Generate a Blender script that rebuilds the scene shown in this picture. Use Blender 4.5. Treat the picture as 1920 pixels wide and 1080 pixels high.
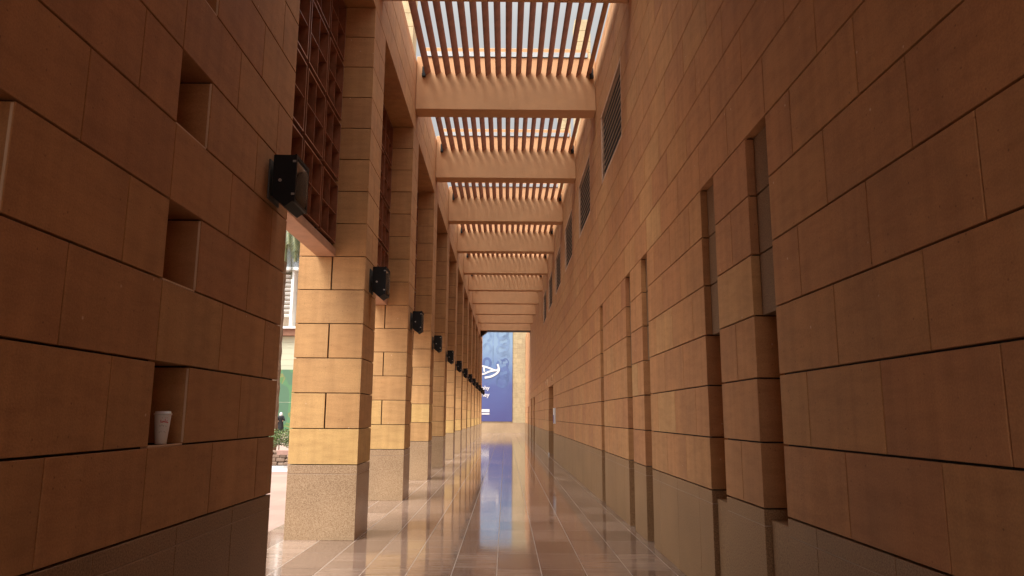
import bpy, math, random
from mathutils import Vector, Matrix
random.seed(7)
S = bpy.context.scene
for o in list(bpy.data.objects):
    bpy.data.objects.remove(o)

# ------------------------------------------------------------------ units
R = 0.45            # one course of stone, metres
P = 2.04            # plinth height in courses
M = 0.965           # half block length in courses
XL, XR = -4.166, 3.987
EYE = 1.387         # eye above plinth top, courses

# ------------------------------------------------------------------ camera
F, PITCH, YAW, ROLL = 1374.9, 0.1726, 0.0077, -0.0059
cam_d = bpy.data.cameras.new('camera')
cam = bpy.data.objects.new('camera', cam_d)
S.collection.objects.link(cam)
S.camera = cam
cam_d.sensor_width = 36
cam_d.lens = F / 1920 * 36
cam_d.clip_start = 0.05
cam_d.clip_end = 3000
r0 = Vector((math.cos(YAW), -math.sin(YAW), 0))
fw = Vector((math.sin(YAW) * math.cos(PITCH), math.cos(YAW) * math.cos(PITCH), math.sin(PITCH)))
u0 = Vector((-math.sin(YAW) * math.sin(PITCH), -math.cos(YAW) * math.sin(PITCH), math.cos(PITCH)))
cr, sr = math.cos(ROLL), math.sin(ROLL)
rr = cr * r0 - sr * u0
uu = sr * r0 + cr * u0
mt = Matrix((rr, uu, -fw)).transposed().to_4x4()
mt.translation = Vector((0, 0, (EYE + P) * R))
cam.matrix_world = mt

# ------------------------------------------------------------------ sky, sun, exposure
SUN_EL, SUN_AZ = math.radians(58), math.radians(222)     # azimuth clockwise from +Y : behind, to the left
world = bpy.data.worlds.new('World')
S.world = world
world.use_nodes = True
wn, wl = world.node_tree.nodes, world.node_tree.links
wn.clear()
wo = wn.new('ShaderNodeOutputWorld')
bg = wn.new('ShaderNodeBackground')
sky = wn.new('ShaderNodeTexSky')
sky.sky_type = 'NISHITA'
sky.sun_disc = False
sky.sun_elevation = SUN_EL
sky.sun_rotation = SUN_AZ
sky.air_density = 1.0
sky.dust_density = 4.0
tc = wn.new('ShaderNodeTexCoord')
hz = wn.new('ShaderNodeTexNoise'); hz.inputs['Scale'].default_value = 2.2; hz.inputs['Detail'].default_value = 5
cr_ = wn.new('ShaderNodeValToRGB')
cr_.color_ramp.elements[0].position = 0.3; cr_.color_ramp.elements[0].color = (0.96, 0.96, 0.96, 1)
cr_.color_ramp.elements[1].position = 0.7; cr_.color_ramp.elements[1].color = (1, 1, 1, 1)
mix = wn.new('ShaderNodeMix'); mix.data_type = 'RGBA'
wl.new(tc.outputs['Generated'], hz.inputs['Vector'])
wl.new(hz.outputs['Fac'], cr_.inputs['Fac'])
wl.new(cr_.outputs['Color'], mix.inputs['Factor'])
wl.new(sky.outputs['Color'], mix.inputs['A'])
# thin bright cloud cover: like every overcast sky dimmer near the horizon, brightest overhead and round the veiled sun
sepn = wn.new('ShaderNodeSeparateXYZ'); wl.new(tc.outputs['Generated'], sepn.inputs[0])
el = wn.new('ShaderNodeValToRGB')
es = el.color_ramp.elements
while len(es) < 5:
    es.new(0.5)
for i_, (p_, c_) in enumerate([(0.0, 0.11), (0.5, 0.15), (0.68, 0.34), (0.85, 0.90), (1.0, 1.4)]):
    es[i_].position = p_; es[i_].color = (c_, c_, c_ * 1.02, 1)
wl.new(sepn.outputs['Z'], el.inputs['Fac'])
dt = wn.new('ShaderNodeVectorMath'); dt.operation = 'DOT_PRODUCT'
wl.new(tc.outputs['Generated'], dt.inputs[0])
dt.inputs[1].default_value = (math.sin(SUN_AZ) * math.cos(SUN_EL), math.cos(SUN_AZ) * math.cos(SUN_EL), math.sin(SUN_EL))
mx_ = wn.new('ShaderNodeMath'); mx_.operation = 'MAXIMUM'; wl.new(dt.outputs['Value'], mx_.inputs[0]); mx_.inputs[1].default_value = 0
pw_ = wn.new('ShaderNodeMath'); pw_.operation = 'POWER'; wl.new(mx_.outputs[0], pw_.inputs[0]); pw_.inputs[1].default_value = 8
ml_ = wn.new('ShaderNodeMath'); ml_.operation = 'MULTIPLY_ADD'; wl.new(pw_.outputs[0], ml_.inputs[0]); ml_.inputs[1].default_value = 0.9
wl.new(el.outputs['Color'], ml_.inputs[2])
# extra glow added low in the left sky to brighten the right wall
dt2 = wn.new('ShaderNodeVectorMath'); dt2.operation = 'DOT_PRODUCT'
wl.new(tc.outputs['Generated'], dt2.inputs[0]); dt2.inputs[1].default_value = Vector((-0.92, -0.25, 0.30)).normalized()
mx2 = wn.new('ShaderNodeMath'); mx2.operation = 'MAXIMUM'; wl.new(dt2.outputs['Value'], mx2.inputs[0]); mx2.inputs[1].default_value = 0
pw2 = wn.new('ShaderNodeMath'); pw2.operation = 'POWER'; wl.new(mx2.outputs[0], pw2.inputs[0]); pw2.inputs[1].default_value = 3
ml2 = wn.new('ShaderNodeMath'); ml2.operation = 'MULTIPLY_ADD'; wl.new(pw2.outputs[0], ml2.inputs[0]); ml2.inputs[1].default_value = 0.55
wl.new(ml_.outputs[0], ml2.inputs[2])
cs_ = wn.new('ShaderNodeVectorMath'); cs_.operation = 'SCALE'
cs_.inputs[0].default_value = (15.8, 15.7, 15.6); wl.new(ml2.outputs[0], cs_.inputs['Scale'])
wl.new(cs_.outputs['Vector'], mix.inputs['B'])
wl.new(mix.outputs['Result'], bg.inputs['Color'])
bg.inputs['Strength'].default_value = 0.13
wl.new(bg.outputs['Background'], wo.inputs['Surface'])
sd = bpy.data.lights.new('sun', 'SUN')
sd.energy = 1.6
sd.angle = math.radians(24)
sd.color = (1.0, 0.93, 0.82)
sun = bpy.data.objects.new('sun', sd)
S.collection.objects.link(sun)
sv = Vector((math.sin(SUN_AZ) * math.cos(SUN_EL), math.cos(SUN_AZ) * math.cos(SUN_EL), math.sin(SUN_EL)))
sun.rotation_euler = sv.to_track_quat('Z', 'Y').to_euler()
S.view_settings.view_transform = 'Standard'
S.view_settings.look = 'None'
S.view_settings.gamma = 1
S.view_settings.exposure = 1.0
S.cycles.use_denoising = True
S.cycles.denoiser = 'OPENIMAGEDENOISE'
S.cycles.max_bounces = 10
S.cycles.diffuse_bounces = 7
S.cycles.glossy_bounces = 4
S.cycles.sample_clamp_indirect = 6

# ------------------------------------------------------------------ materials
def newmat(name):
    m = bpy.data.materials.new(name)
    m.use_nodes = True
    nt = m.node_tree
    b = nt.nodes['Principled BSDF']
    return m, nt, b

def N(nt, t, **kw):
    n = nt.nodes.new(t)
    for k, v in kw.items():
        if k in n.inputs:
            n.inputs[k].default_value = v
        else:
            setattr(n, k, v)
    return n

def ramp(nt, stops, fac=None):
    n = nt.nodes.new('ShaderNodeValToRGB')
    e = n.color_ramp.elements
    while len(e) < len(stops):
        e.new(0.5)
    for i, (p, c) in enumerate(stops):
        e[i].position = p
        e[i].color = (*c, 1)
    if fac is not None:
        nt.links.new(fac, n.inputs['Fac'])
    return n

def mixc(nt, a, b, fac, mode='MIX'):
    n = nt.nodes.new('ShaderNodeMix')
    n.data_type = 'RGBA'
    n.blend_type = mode
    for s, v in (('A', a), ('B', b), ('Factor', fac)):
        if isinstance(v, (int, float)):
            n.inputs[s].default_value = v
        elif isinstance(v, tuple):
            n.inputs[s].default_value = (*v, 1)
        else:
            nt.links.new(v, n.inputs[s])
    return n.outputs['Result']

def obj_coords(nt, scale=(1, 1, 1)):
    t = nt.nodes.new('ShaderNodeTexCoord')
    mp = nt.nodes.new('ShaderNodeMapping')
    mp.inputs['Scale'].default_value = scale
    nt.links.new(t.outputs['Object'], mp.inputs['Vector'])
    return mp.outputs['Vector']

def sandstone(name, stops, rough=0.8):
    """sawn sandstone: every block has its own tone (face attribute), with faint bedding, mottling and grain"""
    m, nt, b = newmat(name)
    L = nt.links.new
    at = N(nt, 'ShaderNodeAttribute', attribute_name='tone')
    base = ramp(nt, stops, at.outputs['Fac'])
    # offset the pattern per block
    co = nt.nodes.new('ShaderNodeTexCoord')
    sc = N(nt, 'ShaderNodeVectorMath', operation='SCALE'); sc.inputs[0].default_value = (37.1, 91.7, 53.3)
    L(at.outputs['Fac'], sc.inputs['Scale'])
    ad = N(nt, 'ShaderNodeVectorMath', operation='ADD')
    L(co.outputs['Object'], ad.inputs[0]); L(sc.outputs['Vector'], ad.inputs[1])
    n1 = N(nt, 'ShaderNodeTexNoise', Scale=1.6, Detail=4.0, Roughness=0.55); L(ad.outputs['Vector'], n1.inputs['Vector'])
    mp = N(nt, 'ShaderNodeMapping'); mp.inputs['Scale'].default_value = (1, 1, 4.5); mp.inputs['Rotation'].default_value = (0.5, 0.35, 0)
    L(ad.outputs['Vector'], mp.inputs['Vector'])
    n2 = N(nt, 'ShaderNodeTexNoise', Scale=3.0, Detail=6.0, Roughness=0.65); L(mp.outputs['Vector'], n2.inputs['Vector'])
    n3 = N(nt, 'ShaderNodeTexNoise', Scale=110.0, Detail=2.0); L(ad.outputs['Vector'], n3.inputs['Vector'])
    r1 = ramp(nt, [(0.3, (0.88, 0.86, 0.84)), (0.7, (1.09, 1.08, 1.06))], n1.outputs['Fac'])
    r2 = ramp(nt, [(0.32, (0.78, 0.73, 0.68)), (0.55, (1.0, 1.0, 1.0)), (0.75, (1.08, 1.07, 1.05))], n2.outputs['Fac'])
    r3 = ramp(nt, [(0.3, (0.86, 0.86, 0.86)), (0.7, (1.1, 1.1, 1.1))], n3.outputs['Fac'])
    c = mixc(nt, base.outputs['Color'], r1.outputs['Color'], 1.0, 'MULTIPLY')
    c = mixc(nt, c, r2.outputs['Color'], 0.6, 'MULTIPLY')
    c = mixc(nt, c, r3.outputs['Color'], 0.8, 'MULTIPLY')
    # faint water runs and sparse pale scuffs and dark pits
    mp4 = N(nt, 'ShaderNodeMapping'); mp4.inputs['Scale'].default_value = (9, 9, 0.5); L(ad.outputs['Vector'], mp4.inputs['Vector'])
    n4 = N(nt, 'ShaderNodeTexNoise', Scale=1.0, Detail=3.0); L(mp4.outputs['Vector'], n4.inputs['Vector'])
    r4 = ramp(nt, [(0.35, (0.90, 0.88, 0.86)), (0.55, (1, 1, 1)), (0.75, (1.06, 1.06, 1.06))], n4.outputs['Fac'])
    c = mixc(nt, c, r4.outputs['Color'], 0.9, 'MULTIPLY')
    v5 = N(nt, 'ShaderNodeTexVoronoi', Scale=5.0); L(ad.outputs['Vector'], v5.inputs['Vector'])
    r5 = ramp(nt, [(0.025, (1, 1, 1)), (0.05, (0, 0, 0))], v5.outputs['Distance'])
    c = mixc(nt, c, (0.62, 0.44, 0.28), r5.outputs['Color'])
    v6 = N(nt, 'ShaderNodeTexVoronoi', Scale=14.0); L(ad.outputs['Vector'], v6.inputs['Vector'])
    r6 = ramp(nt, [(0.05, (0.35, 0.3, 0.28)), (0.09, (1, 1, 1))], v6.outputs['Distance'])
    c = mixc(nt, c, r6.outputs['Color'], 0.6, 'MULTIPLY')
    L(c, b.inputs['Base Color'])
    rr_ = N(nt, 'ShaderNodeMapRange'); rr_.inputs['To Min'].default_value = rough - 0.12; rr_.inputs['To Max'].default_value = rough + 0.1
    L(n1.outputs['Fac'], rr_.inputs['Value']); L(rr_.outputs['Result'], b.inputs['Roughness'])
    bp = N(nt, 'ShaderNodeBump', Strength=0.5, Distance=0.003)
    L(n3.outputs['Fac'], bp.inputs['Height']); L(bp.outputs['Normal'], b.inputs['Normal'])
    return m

STONE = sandstone('sandstone', [(0.0, (0.425, 0.192, 0.082)), (0.3, (0.46, 0.222, 0.090)), (0.6, (0.485, 0.248, 0.098)), (0.85, (0.52, 0.30, 0.125)), (1.0, (0.60, 0.39, 0.15))])
CREAM_STONE = sandstone('cream_sandstone', [(0.0, (0.42, 0.34, 0.21)), (0.5, (0.47, 0.39, 0.24)), (1.0, (0.51, 0.42, 0.25))])

def granite(name, c0, c1, c2, rough=0.22, spot=300):
    m, nt, b = newmat(name)
    L = nt.links.new
    v = obj_coords(nt)
    n = N(nt, 'ShaderNodeTexNoise', Scale=spot / 3, Detail=3.0, Roughness=0.7); L(v, n.inputs['Vector'])
    vo = N(nt, 'ShaderNodeTexVoronoi', Scale=spot / 4.5); L(v, vo.inputs['Vector'])
    big = N(nt, 'ShaderNodeTexNoise', Scale=1.3, Detail=4.0); L(v, big.inputs['Vector'])
    base = ramp(nt, [(0.33, c0), (0.5, c1), (0.66, c2)], n.outputs['Fac'])
    dk = ramp(nt, [(0.10, (0.35, 0.30, 0.28)), (0.22, (1, 1, 1))], vo.outputs['Distance'])
    c = mixc(nt, base.outputs['Color'], dk.outputs['Color'], 0.75, 'MULTIPLY')
    bb = ramp(nt, [(0.3, (0.86, 0.85, 0.84)), (0.7, (1.08, 1.07, 1.05))], big.outputs['Fac'])
    c = mixc(nt, c, bb.outputs['Color'], 1.0, 'MULTIPLY')
    L(c, b.inputs['Base Color'])
    b.inputs['Roughness'].default_value = rough
    b.inputs['Specular IOR Level'].default_value = 0.35
    return m

GRANITE = granite('plinth_granite', (0.24, 0.15, 0.085), (0.39, 0.265, 0.160), (0.50, 0.36, 0.23))
GRANITE_W = granite('wall_plinth_granite', (0.165, 0.085, 0.038), (0.28, 0.155, 0.072), (0.38, 0.235, 0.12), 0.5)
GRANITE_DK = granite('infill_granite', (0.12, 0.060, 0.028), (0.20, 0.110, 0.052), (0.28, 0.17, 0.088), 0.6)

def plain(name, col, rough=0.6, metal=0.0, var=0.12, scale=6.0, spec=None, bump=0.0):
    m, nt, b = newmat(name)
    L = nt.links.new
    v = obj_coords(nt)
    n = N(nt, 'ShaderNodeTexNoise', Scale=scale, Detail=5.0, Roughness=0.6); L(v, n.inputs['Vector'])
    lo = tuple(c * (1 - var) for c in col); hi = tuple(min(1, c * (1 + var)) for c in col)
    r = ramp(nt, [(0.3, lo), (0.7, hi)], n.outputs['Fac'])
    L(r.outputs['Color'], b.inputs['Base Color'])
    b.inputs['Roughness'].default_value = rough
    b.inputs['Metallic'].default_value = metal
    if spec is not None:
        b.inputs['Specular IOR Level'].default_value = spec
    if bump:
        bp = N(nt, 'ShaderNodeBump', Strength=bump, Distance=0.01)
        L(n.outputs['Fac'], bp.inputs['Height']); L(bp.outputs['Normal'], b.inputs['Normal'])
    return m

JOINT = plain('dark_joint', (0.014, 0.009, 0.006), 0.9)
MORTAR = plain('pale_mortar', (0.42, 0.31, 0.23), 0.85)
EDGE = plain('pale_stone_edge', (0.62, 0.42, 0.27), 0.8, var=0.08)
STUCCO = plain('roof_beam_stucco', (0.56, 0.305, 0.150), 0.85, var=0.07, scale=3.0, bump=0.05)
FLASH = plain('grey_flashing', (0.42, 0.42, 0.42), 0.45, 0.6)
BRONZE = plain('bronze_grille', (0.25, 0.095, 0.050), 0.28, 0.0, 0.3, 8.0)
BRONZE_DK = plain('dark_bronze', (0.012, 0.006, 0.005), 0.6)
SLAT = plain('roof_slat_paint', (0.25, 0.11, 0.072), 0.6, var=0.35, scale=4.0)
BLACK = plain('black_housing', (0.006, 0.006, 0.007), 0.6, var=0.3, scale=20, spec=0.25)
STEEL = plain('worn_steel', (0.45, 0.43, 0.40), 0.35, 0.9, 0.2, 30)
REFL = plain('lamp_reflector', (0.80, 0.58, 0.42), 0.38, 0.35, 0.1, 10)  # pale orange puts the warm reflected surroundings into the colour
WHITE = plain('white_paint', (0.78, 0.78, 0.76), 0.5, var=0.04)
TUBE = plain('lamp_tube', (0.85, 0.80, 0.70), 0.2, var=0.05)
VENT_DK = plain('vent_black_back', (0.006, 0.005, 0.005), 0.9)  # black backing, darkness behind the slats put into its colour
VENT_SLAT = plain('vent_slat', (0.30, 0.20, 0.13), 0.55)
DOORM = plain('door_wood', (0.16, 0.07, 0.035), 0.5, var=0.3, scale=3)

def glassmat():
    m, nt, b = newmat('lamp_glass')
    b.inputs['Base Color'].default_value = (0.75, 0.62, 0.48, 1)
    b.inputs['Roughness'].default_value = 0.15
    tr = nt.nodes.new('ShaderNodeBsdfTransparent'); mxs = nt.nodes.new('ShaderNodeMixShader')
    lw = nt.nodes.new('ShaderNodeLayerWeight'); lw.inputs['Blend'].default_value = 0.45
    mrg = nt.nodes.new('ShaderNodeMapRange'); mrg.inputs['To Min'].default_value = 0.08; mrg.inputs['To Max'].default_value = 0.20
    nt.links.new(lw.outputs['Facing'], mrg.inputs['Value']); nt.links.new(mrg.outputs['Result'], mxs.inputs['Fac'])
    nt.links.new(tr.outputs[0], mxs.inputs[1]); nt.links.new(b.outputs[0], mxs.inputs[2])
    nt.links.new(mxs.outputs[0], nt.nodes['Material Output'].inputs['Surface'])
    return m
GLASS = glassmat()

def floor_mat():
    """polished granite paving: 0.99 x 1.93 course tiles with thin pale joints, cross streaks in every tile"""
    m, nt, b = newmat('polished_floor')
    L = nt.links.new
    at = N(nt, 'ShaderNodeAttribute', attribute_name='tone')
    co = nt.nodes.new('ShaderNodeTexCoord')
    sc = N(nt, 'ShaderNodeVectorMath', operation='SCALE'); sc.inputs[0].default_value = (17.1, 61.7, 33.3)
    L(at.outputs['Fac'], sc.inputs['Scale'])
    ad = N(nt, 'ShaderNodeVectorMath', operation='ADD')
    L(co.outputs['Object'], ad.inputs[0]); L(sc.outputs['Vector'], ad.inputs[1])
    mp = N(nt, 'ShaderNodeMapping'); mp.inputs['Scale'].default_value = (0.35, 3.2, 1)
    L(ad.outputs['Vector'], mp.inputs['Vector'])
    n1 = N(nt, 'ShaderNodeTexNoise', Scale=5.0, Detail=6.0, Roughness=0.65); L(mp.outputs['Vector'], n1.inputs['Vector'])
    n2 = N(nt, 'ShaderNodeTexNoise', Scale=140.0, Detail=2.0); L(co.outputs['Object'], n2.inputs['Vector'])
    base = ramp(nt, [(0.0, (0.185, 0.127, 0.098)), (0.5, (0.255, 0.18, 0.142)), (1.0, (0.335, 0.245, 0.195))], at.outputs['Fac'])
    s1 = ramp(nt, [(0.3, (0.70, 0.66, 0.63)), (0.7, (1.22, 1.2, 1.16))], n1.outputs['Fac'])
    s2 = ramp(nt, [(0.3, (0.82, 0.82, 0.82)), (0.7, (1.14, 1.14, 1.14))], n2.outputs['Fac'])
    c = mixc(nt, base.outputs['Color'], s1.outputs['Color'], 1.0, 'MULTIPLY')
    c = mixc(nt, c, s2.outputs['Color'], 0.8, 'MULTIPLY')
    L(c, b.inputs['Base Color'])
    n3 = N(nt, 'ShaderNodeTexNoise', Scale=2.2, Detail=8.0, Roughness=0.75); L(co.outputs['Object'], n3.inputs['Vector'])
    rm = N(nt, 'ShaderNodeMapRange'); rm.inputs['From Min'].default_value = 0.3; rm.inputs['From Max'].default_value = 0.7
    rm.inputs['To Min'].default_value = 0.035; rm.inputs['To Max'].default_value = 0.11
    L(n3.outputs['Fac'], rm.inputs['Value']); L(rm.outputs['Result'], b.inputs['Roughness'])
    b.inputs['IOR'].default_value = 1.5
    b.inputs['Specular IOR Level'].default_value = 0.5
    wv = N(nt, 'ShaderNodeTexNoise', Scale=2.5, Detail=2.0); L(mp.outputs['Vector'], wv.inputs['Vector'])
    bp = N(nt, 'ShaderNodeBump', Strength=0.02, Distance=0.01)
    L(wv.outputs['Fac'], bp.inputs['Height']); L(bp.outputs['Normal'], b.inputs['Normal'])
    return m
FLOOR = floor_mat()
FLOOR_J = plain('floor_joint', (0.36, 0.285, 0.23), 0.5)

# ------------------------------------------------------------------ mesh helpers
class MB:
    """collects simple solids; build() links them as ONE mesh object"""
    def __init__(s):
        s.v = []; s.f = []; s.t = []; s.m = []
    def face(s, idx, tone, mat):
        s.f.append(idx); s.t.append(tone); s.m.append(mat)
    def box(s, a, b, tone=0.5, mat=0):
        (x0, y0, z0), (x1, y1, z1) = a, b
        i = len(s.v)
        s.v += [(x0, y0, z0), (x1, y0, z0), (x1, y1, z0), (x0, y1, z0), (x0, y0, z1), (x1, y0, z1), (x1, y1, z1), (x0, y1, z1)]
        for q in ((0, 3, 2, 1), (4, 5, 6, 7), (0, 1, 5, 4), (1, 2, 6, 5), (2, 3, 7, 6), (3, 0, 4, 7)):
            s.face([i + k for k in q], tone, mat)
    def cbox(s, a, b, c, tone=0.5, mat=0):
        """box with chamfered edges"""
        lo, hi = a, b
        c = min(c, *( (hi[k] - lo[k]) * 0.3 for k in range(3)))
        i = len(s.v); ix = {}
        for sx in (0, 1):
            for sy in (0, 1):
                for sz in (0, 1):
                    sg = (sx, sy, sz)
                    for ax in range(3):
                        p = []
                        for k in range(3):
                            full = hi[k] if sg[k] else lo[k]
                            if k != ax:
                                full += -c if sg[k] else c
                            p.append(full)
                        ix[(sg, ax)] = i + len(ix)
                        s.v.append(tuple(p))
        def quad(l, out):
            p = [Vector(s.v[k]) for k in l]
            n = (p[1] - p[0]).cross(p[2] - p[0])
            if n.dot(Vector(out)) < 0:
                l = l[::-1]
            s.face(l, tone, mat)
        for ax in range(3):
            o1, o2 = [k for k in range(3) if k != ax]
            for sd_ in (0, 1):
                l = []
                for (p, q) in ((0, 0), (1, 0), (1, 1), (0, 1)):
                    g = [0, 0, 0]; g[ax] = sd_; g[o1] = p; g[o2] = q
                    l.append(ix[(tuple(g), ax)])
                out = [0, 0, 0]; out[ax] = 1 if sd_ else -1
                quad(l, out)
            # edges parallel to ax
            for p in (0, 1):
                for q in (0, 1):
                    g0 = [0, 0, 0]; g1 = [0, 0, 0]
                    g0[o1] = g1[o1] = p; g0[o2] = g1[o2] = q; g0[ax] = 0; g1[ax] = 1
                    l = [ix[(tuple(g0), o1)], ix[(tuple(g1), o1)], ix[(tuple(g1), o2)], ix[(tuple(g0), o2)]]
                    out = [0, 0, 0]; out[o1] = 1 if p else -1; out[o2] = 1 if q else -1
                    quad(l, out)
        for sx in (0, 1):
            for sy in (0, 1):
                for sz in (0, 1):
                    g = (sx, sy, sz)
                    quad([ix[(g, 0)], ix[(g, 1)], ix[(g, 2)]], [1 if k else -1 for k in g])
    def prism(s, pts, axis, lo, hi, tone=0.5, mat=0):
        """polygon (2-D points in the two other axes, in order) extruded along axis"""
        i = len(s.v); n = len(pts)
        oth = [k for k in range(3) if k != axis]
        for d in (lo, hi):
            for p in pts:
                q = [0, 0, 0]; q[axis] = d; q[oth[0]] = p[0]; q[oth[1]] = p[1]
                s.v.append(tuple(q))
        c = sum((Vector(s.v[k]) for k in range(i, i + 2 * n)), Vector()) / (2 * n)
        def add(l):
            p = [Vector(s.v[k]) for k in l]
            nn = Vector()
            for k in range(len(p)):
                nn += p[k].cross(p[(k + 1) % len(p)])
            fc = sum(p, Vector()) / len(p)
            if nn.dot(fc - c) < 0:
                l = l[::-1]
            s.face(l, tone, mat)
        add(list(range(i, i + n))); add(list(range(i + n, i + 2 * n)))
        for k in range(n):
            k2 = (k + 1) % n
            add([i + k, i + k2, i + n + k2, i + n + k])
    def lathe(s, prof, c=(0, 0, 0), seg=24, tone=0.5, mat=0, axis=2, caps=True):
        i = len(s.v)
        for (r, h) in prof:
            for k in range(seg):
                a = 2 * math.pi * k / seg
                p = [r * math.cos(a), r * math.sin(a)]
                q = [0, 0, 0]
                oth = [k_ for k_ in range(3) if k_ != axis]
                q[oth[0]] = p[0]; q[oth[1]] = p[1]; q[axis] = h
                s.v.append((q[0] + c[0], q[1] + c[1], q[2] + c[2]))
        for j in range(len(prof) - 1):
            for k in range(seg):
                k2 = (k + 1) % seg
                s.face([i + j * seg + k, i + j * seg + k2, i + (j + 1) * seg + k2, i + (j + 1) * seg + k], tone, mat)
        if caps:
            s.face([i + k for k in range(seg)][::-1], tone, mat)
            s.face([i + (len(prof) - 1) * seg + k for k in range(seg)], tone, mat)
    def build(s, name, mats, parent=None, smooth=False, loc=(0, 0, 0)):
        me = bpy.data.meshes.new(name)
        me.from_pydata(s.v, [], s.f)
        at = me.attributes.new('tone', 'FLOAT', 'FACE')
        at.data.foreach_set('value', s.t)
        me.polygons.foreach_set('material_index', s.m)
        if smooth:
            me.polygons.foreach_set('use_smooth', [True] * len(s.f))
        for m in (mats if isinstance(mats, (list, tuple)) else [mats]):
            me.materials.append(m)
        me.update()
        o = bpy.data.objects.new(name, me)
        S.collection.objects.link(o)
        if parent:
            o.parent = parent
        o.location = loc
        return o

def tag(o, label=None, cat=None, group=None, kind=None):
    for k, v in (('label', label), ('category', cat), ('group', group), ('kind', kind)):
        if v:
            o[k] = v
    return o

def empty(name, loc, label, cat, group=None):
    o = bpy.data.objects.new(name, None)
    o.empty_display_size = 0.2
    S.collection.objects.link(o)
    o.location = loc
    return tag(o, label, cat, group)

def copy_tree(o, parent=None):
    c = o.copy(); S.collection.objects.link(c)
    if parent:
        c.parent = parent
    for ch in list(o.children):
        copy_tree(ch, c)
    return c

def U(X, Y, k):
    return (X * R, Y * R, (k + P) * R)

CH = 0.005
HG, VG = 0.026, 0.021          # joint widths in courses (bed joints, upright joints)

def tone():
    t = random.gauss(0.40, 0.15)
    return max(0.02, min(0.9, t))

def course(mb, axis_lo, axis_hi, k, holes, dlo, dhi, axis='y', mat=0, bond=5.88, top=None, tfun=tone, ch=0.010):
    """one course of running-bond blocks; holes = [(lo, hi)]"""
    step = 2 * M
    org = bond + (M if k % 2 == 0 else 0)
    n = math.floor((axis_lo - org) / step)
    js = []
    x = org + n * step
    while x < axis_hi + step:
        js.append(x); x += step
    cuts = sorted(set([axis_lo, axis_hi] + [j for j in js if axis_lo < j < axis_hi] + [h for ab in holes for h in ab if axis_lo < h < axis_hi]))
    k1 = (k + 1) if top is None else top
    for a, b in zip(cuts, cuts[1:]):
        mid = (a + b) / 2
        if b - a < 0.03 or any(h0 - 1e-6 < mid < h1 + 1e-6 for h0, h1 in holes):
            continue
        # free ends (hole edges) are flush, block to block leaves half a joint
        ga = 0 if any(abs(a - h) < 1e-6 for ab in holes for h in ab) or a == axis_lo else VG / 2
        gb = 0 if any(abs(b - h) < 1e-6 for ab in holes for h in ab) or b == axis_hi else VG / 2
        A = U(dlo, a + ga, k + HG / 2) if axis == 'y' else U(a + ga, dlo, k + HG / 2)
        B = U(dhi, b - gb, k1 - HG / 2) if axis == 'y' else U(b - gb, dhi, k1 - HG / 2)
        mb.cbox(A, B, ch * R, tfun(), mat)

def plinth(lo, hi, dlo, dhi, axis='y', jstep=2 * M, jorg=5.88):
    """granite plinth: body, pale bed joint, cap course"""
    mb = MB()
    js = [lo] + [j for j in (jorg + n * jstep for n in range(-20, 90)) if lo + 0.2 < j < hi - 0.2] + [hi]
    for a, b in zip(js, js[1:]):
        g = 0.006
        for k0, k1 in ((-P, -0.262), (-0.25, -HG / 2)):
            A = U(dlo, a + (g if a > lo else 0), k0) if axis == 'y' else U(a + (g if a > lo else 0), dlo, k0)
            B = U(dhi, b - (g if b < hi else 0), k1) if axis == 'y' else U(b - (g if b < hi else 0), dhi, k1)
            mb.cbox(A, B, 0.006 * R, random.random(), 0)
    i = 0.006
    A = U(dlo + i, lo + i, -P + 0.01) if axis == 'y' else U(lo + i, dlo + i, -P + 0.01)
    B = U(dhi - i, hi - i, -0.02) if axis == 'y' else U(hi - i, dhi - i, -0.02)
    mb.box(A, B, 0.5, 1)
    return mb

# ------------------------------------------------------------------ floor and ground
def build_floor():
    mb = MB()
    X0, X1 = -7.02, XR
    xs = [X0] + [x for x in (-0.17 + 0.99 * n for n in range(-6, 4)) if x < 3.5] + [3.80, X1 + 1.3]
    xs = sorted(x for x in set(xs) if x >= X0)
    Y0, Y1 = -22, 150.5
    ys = []
    y = 21.3 - 1.93 * 22
    while y < Y1:
        ys.append(y); y += 1.93
    ys.append(Y1)
    g = 0.008
    for i in range(len(xs) - 1):
        for j in range(len(ys) - 1):
            q = len(mb.v)
            gx0 = 0.010
            a = (xs[i] + gx0, ys[j] + g * 0.6); b = (xs[i + 1] - gx0, ys[j + 1] - g * 0.6)
            mb.v += [U(a[0], a[1], -P), U(b[0], a[1], -P), U(b[0], b[1], -P), U(a[0], b[1], -P)]
            mb.face([q, q + 1, q + 2, q + 3], max(0, min(1, random.gauss(0.5, 0.32))), 0)
    q = len(mb.v)
    z = -0.0004
    mb.v += [(X0 * R, ys[0] * R, z), ((X1 + 1.3) * R, ys[0] * R, z), ((X1 + 1.3) * R, Y1 * R, z), (X0 * R, Y1 * R, z)]
    mb.face([q, q + 1, q + 2, q + 3], 0.5, 1)
    tag(mb.build('floor', [FLOOR, FLOOR_J]), kind='structure')
build_floor()

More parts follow.
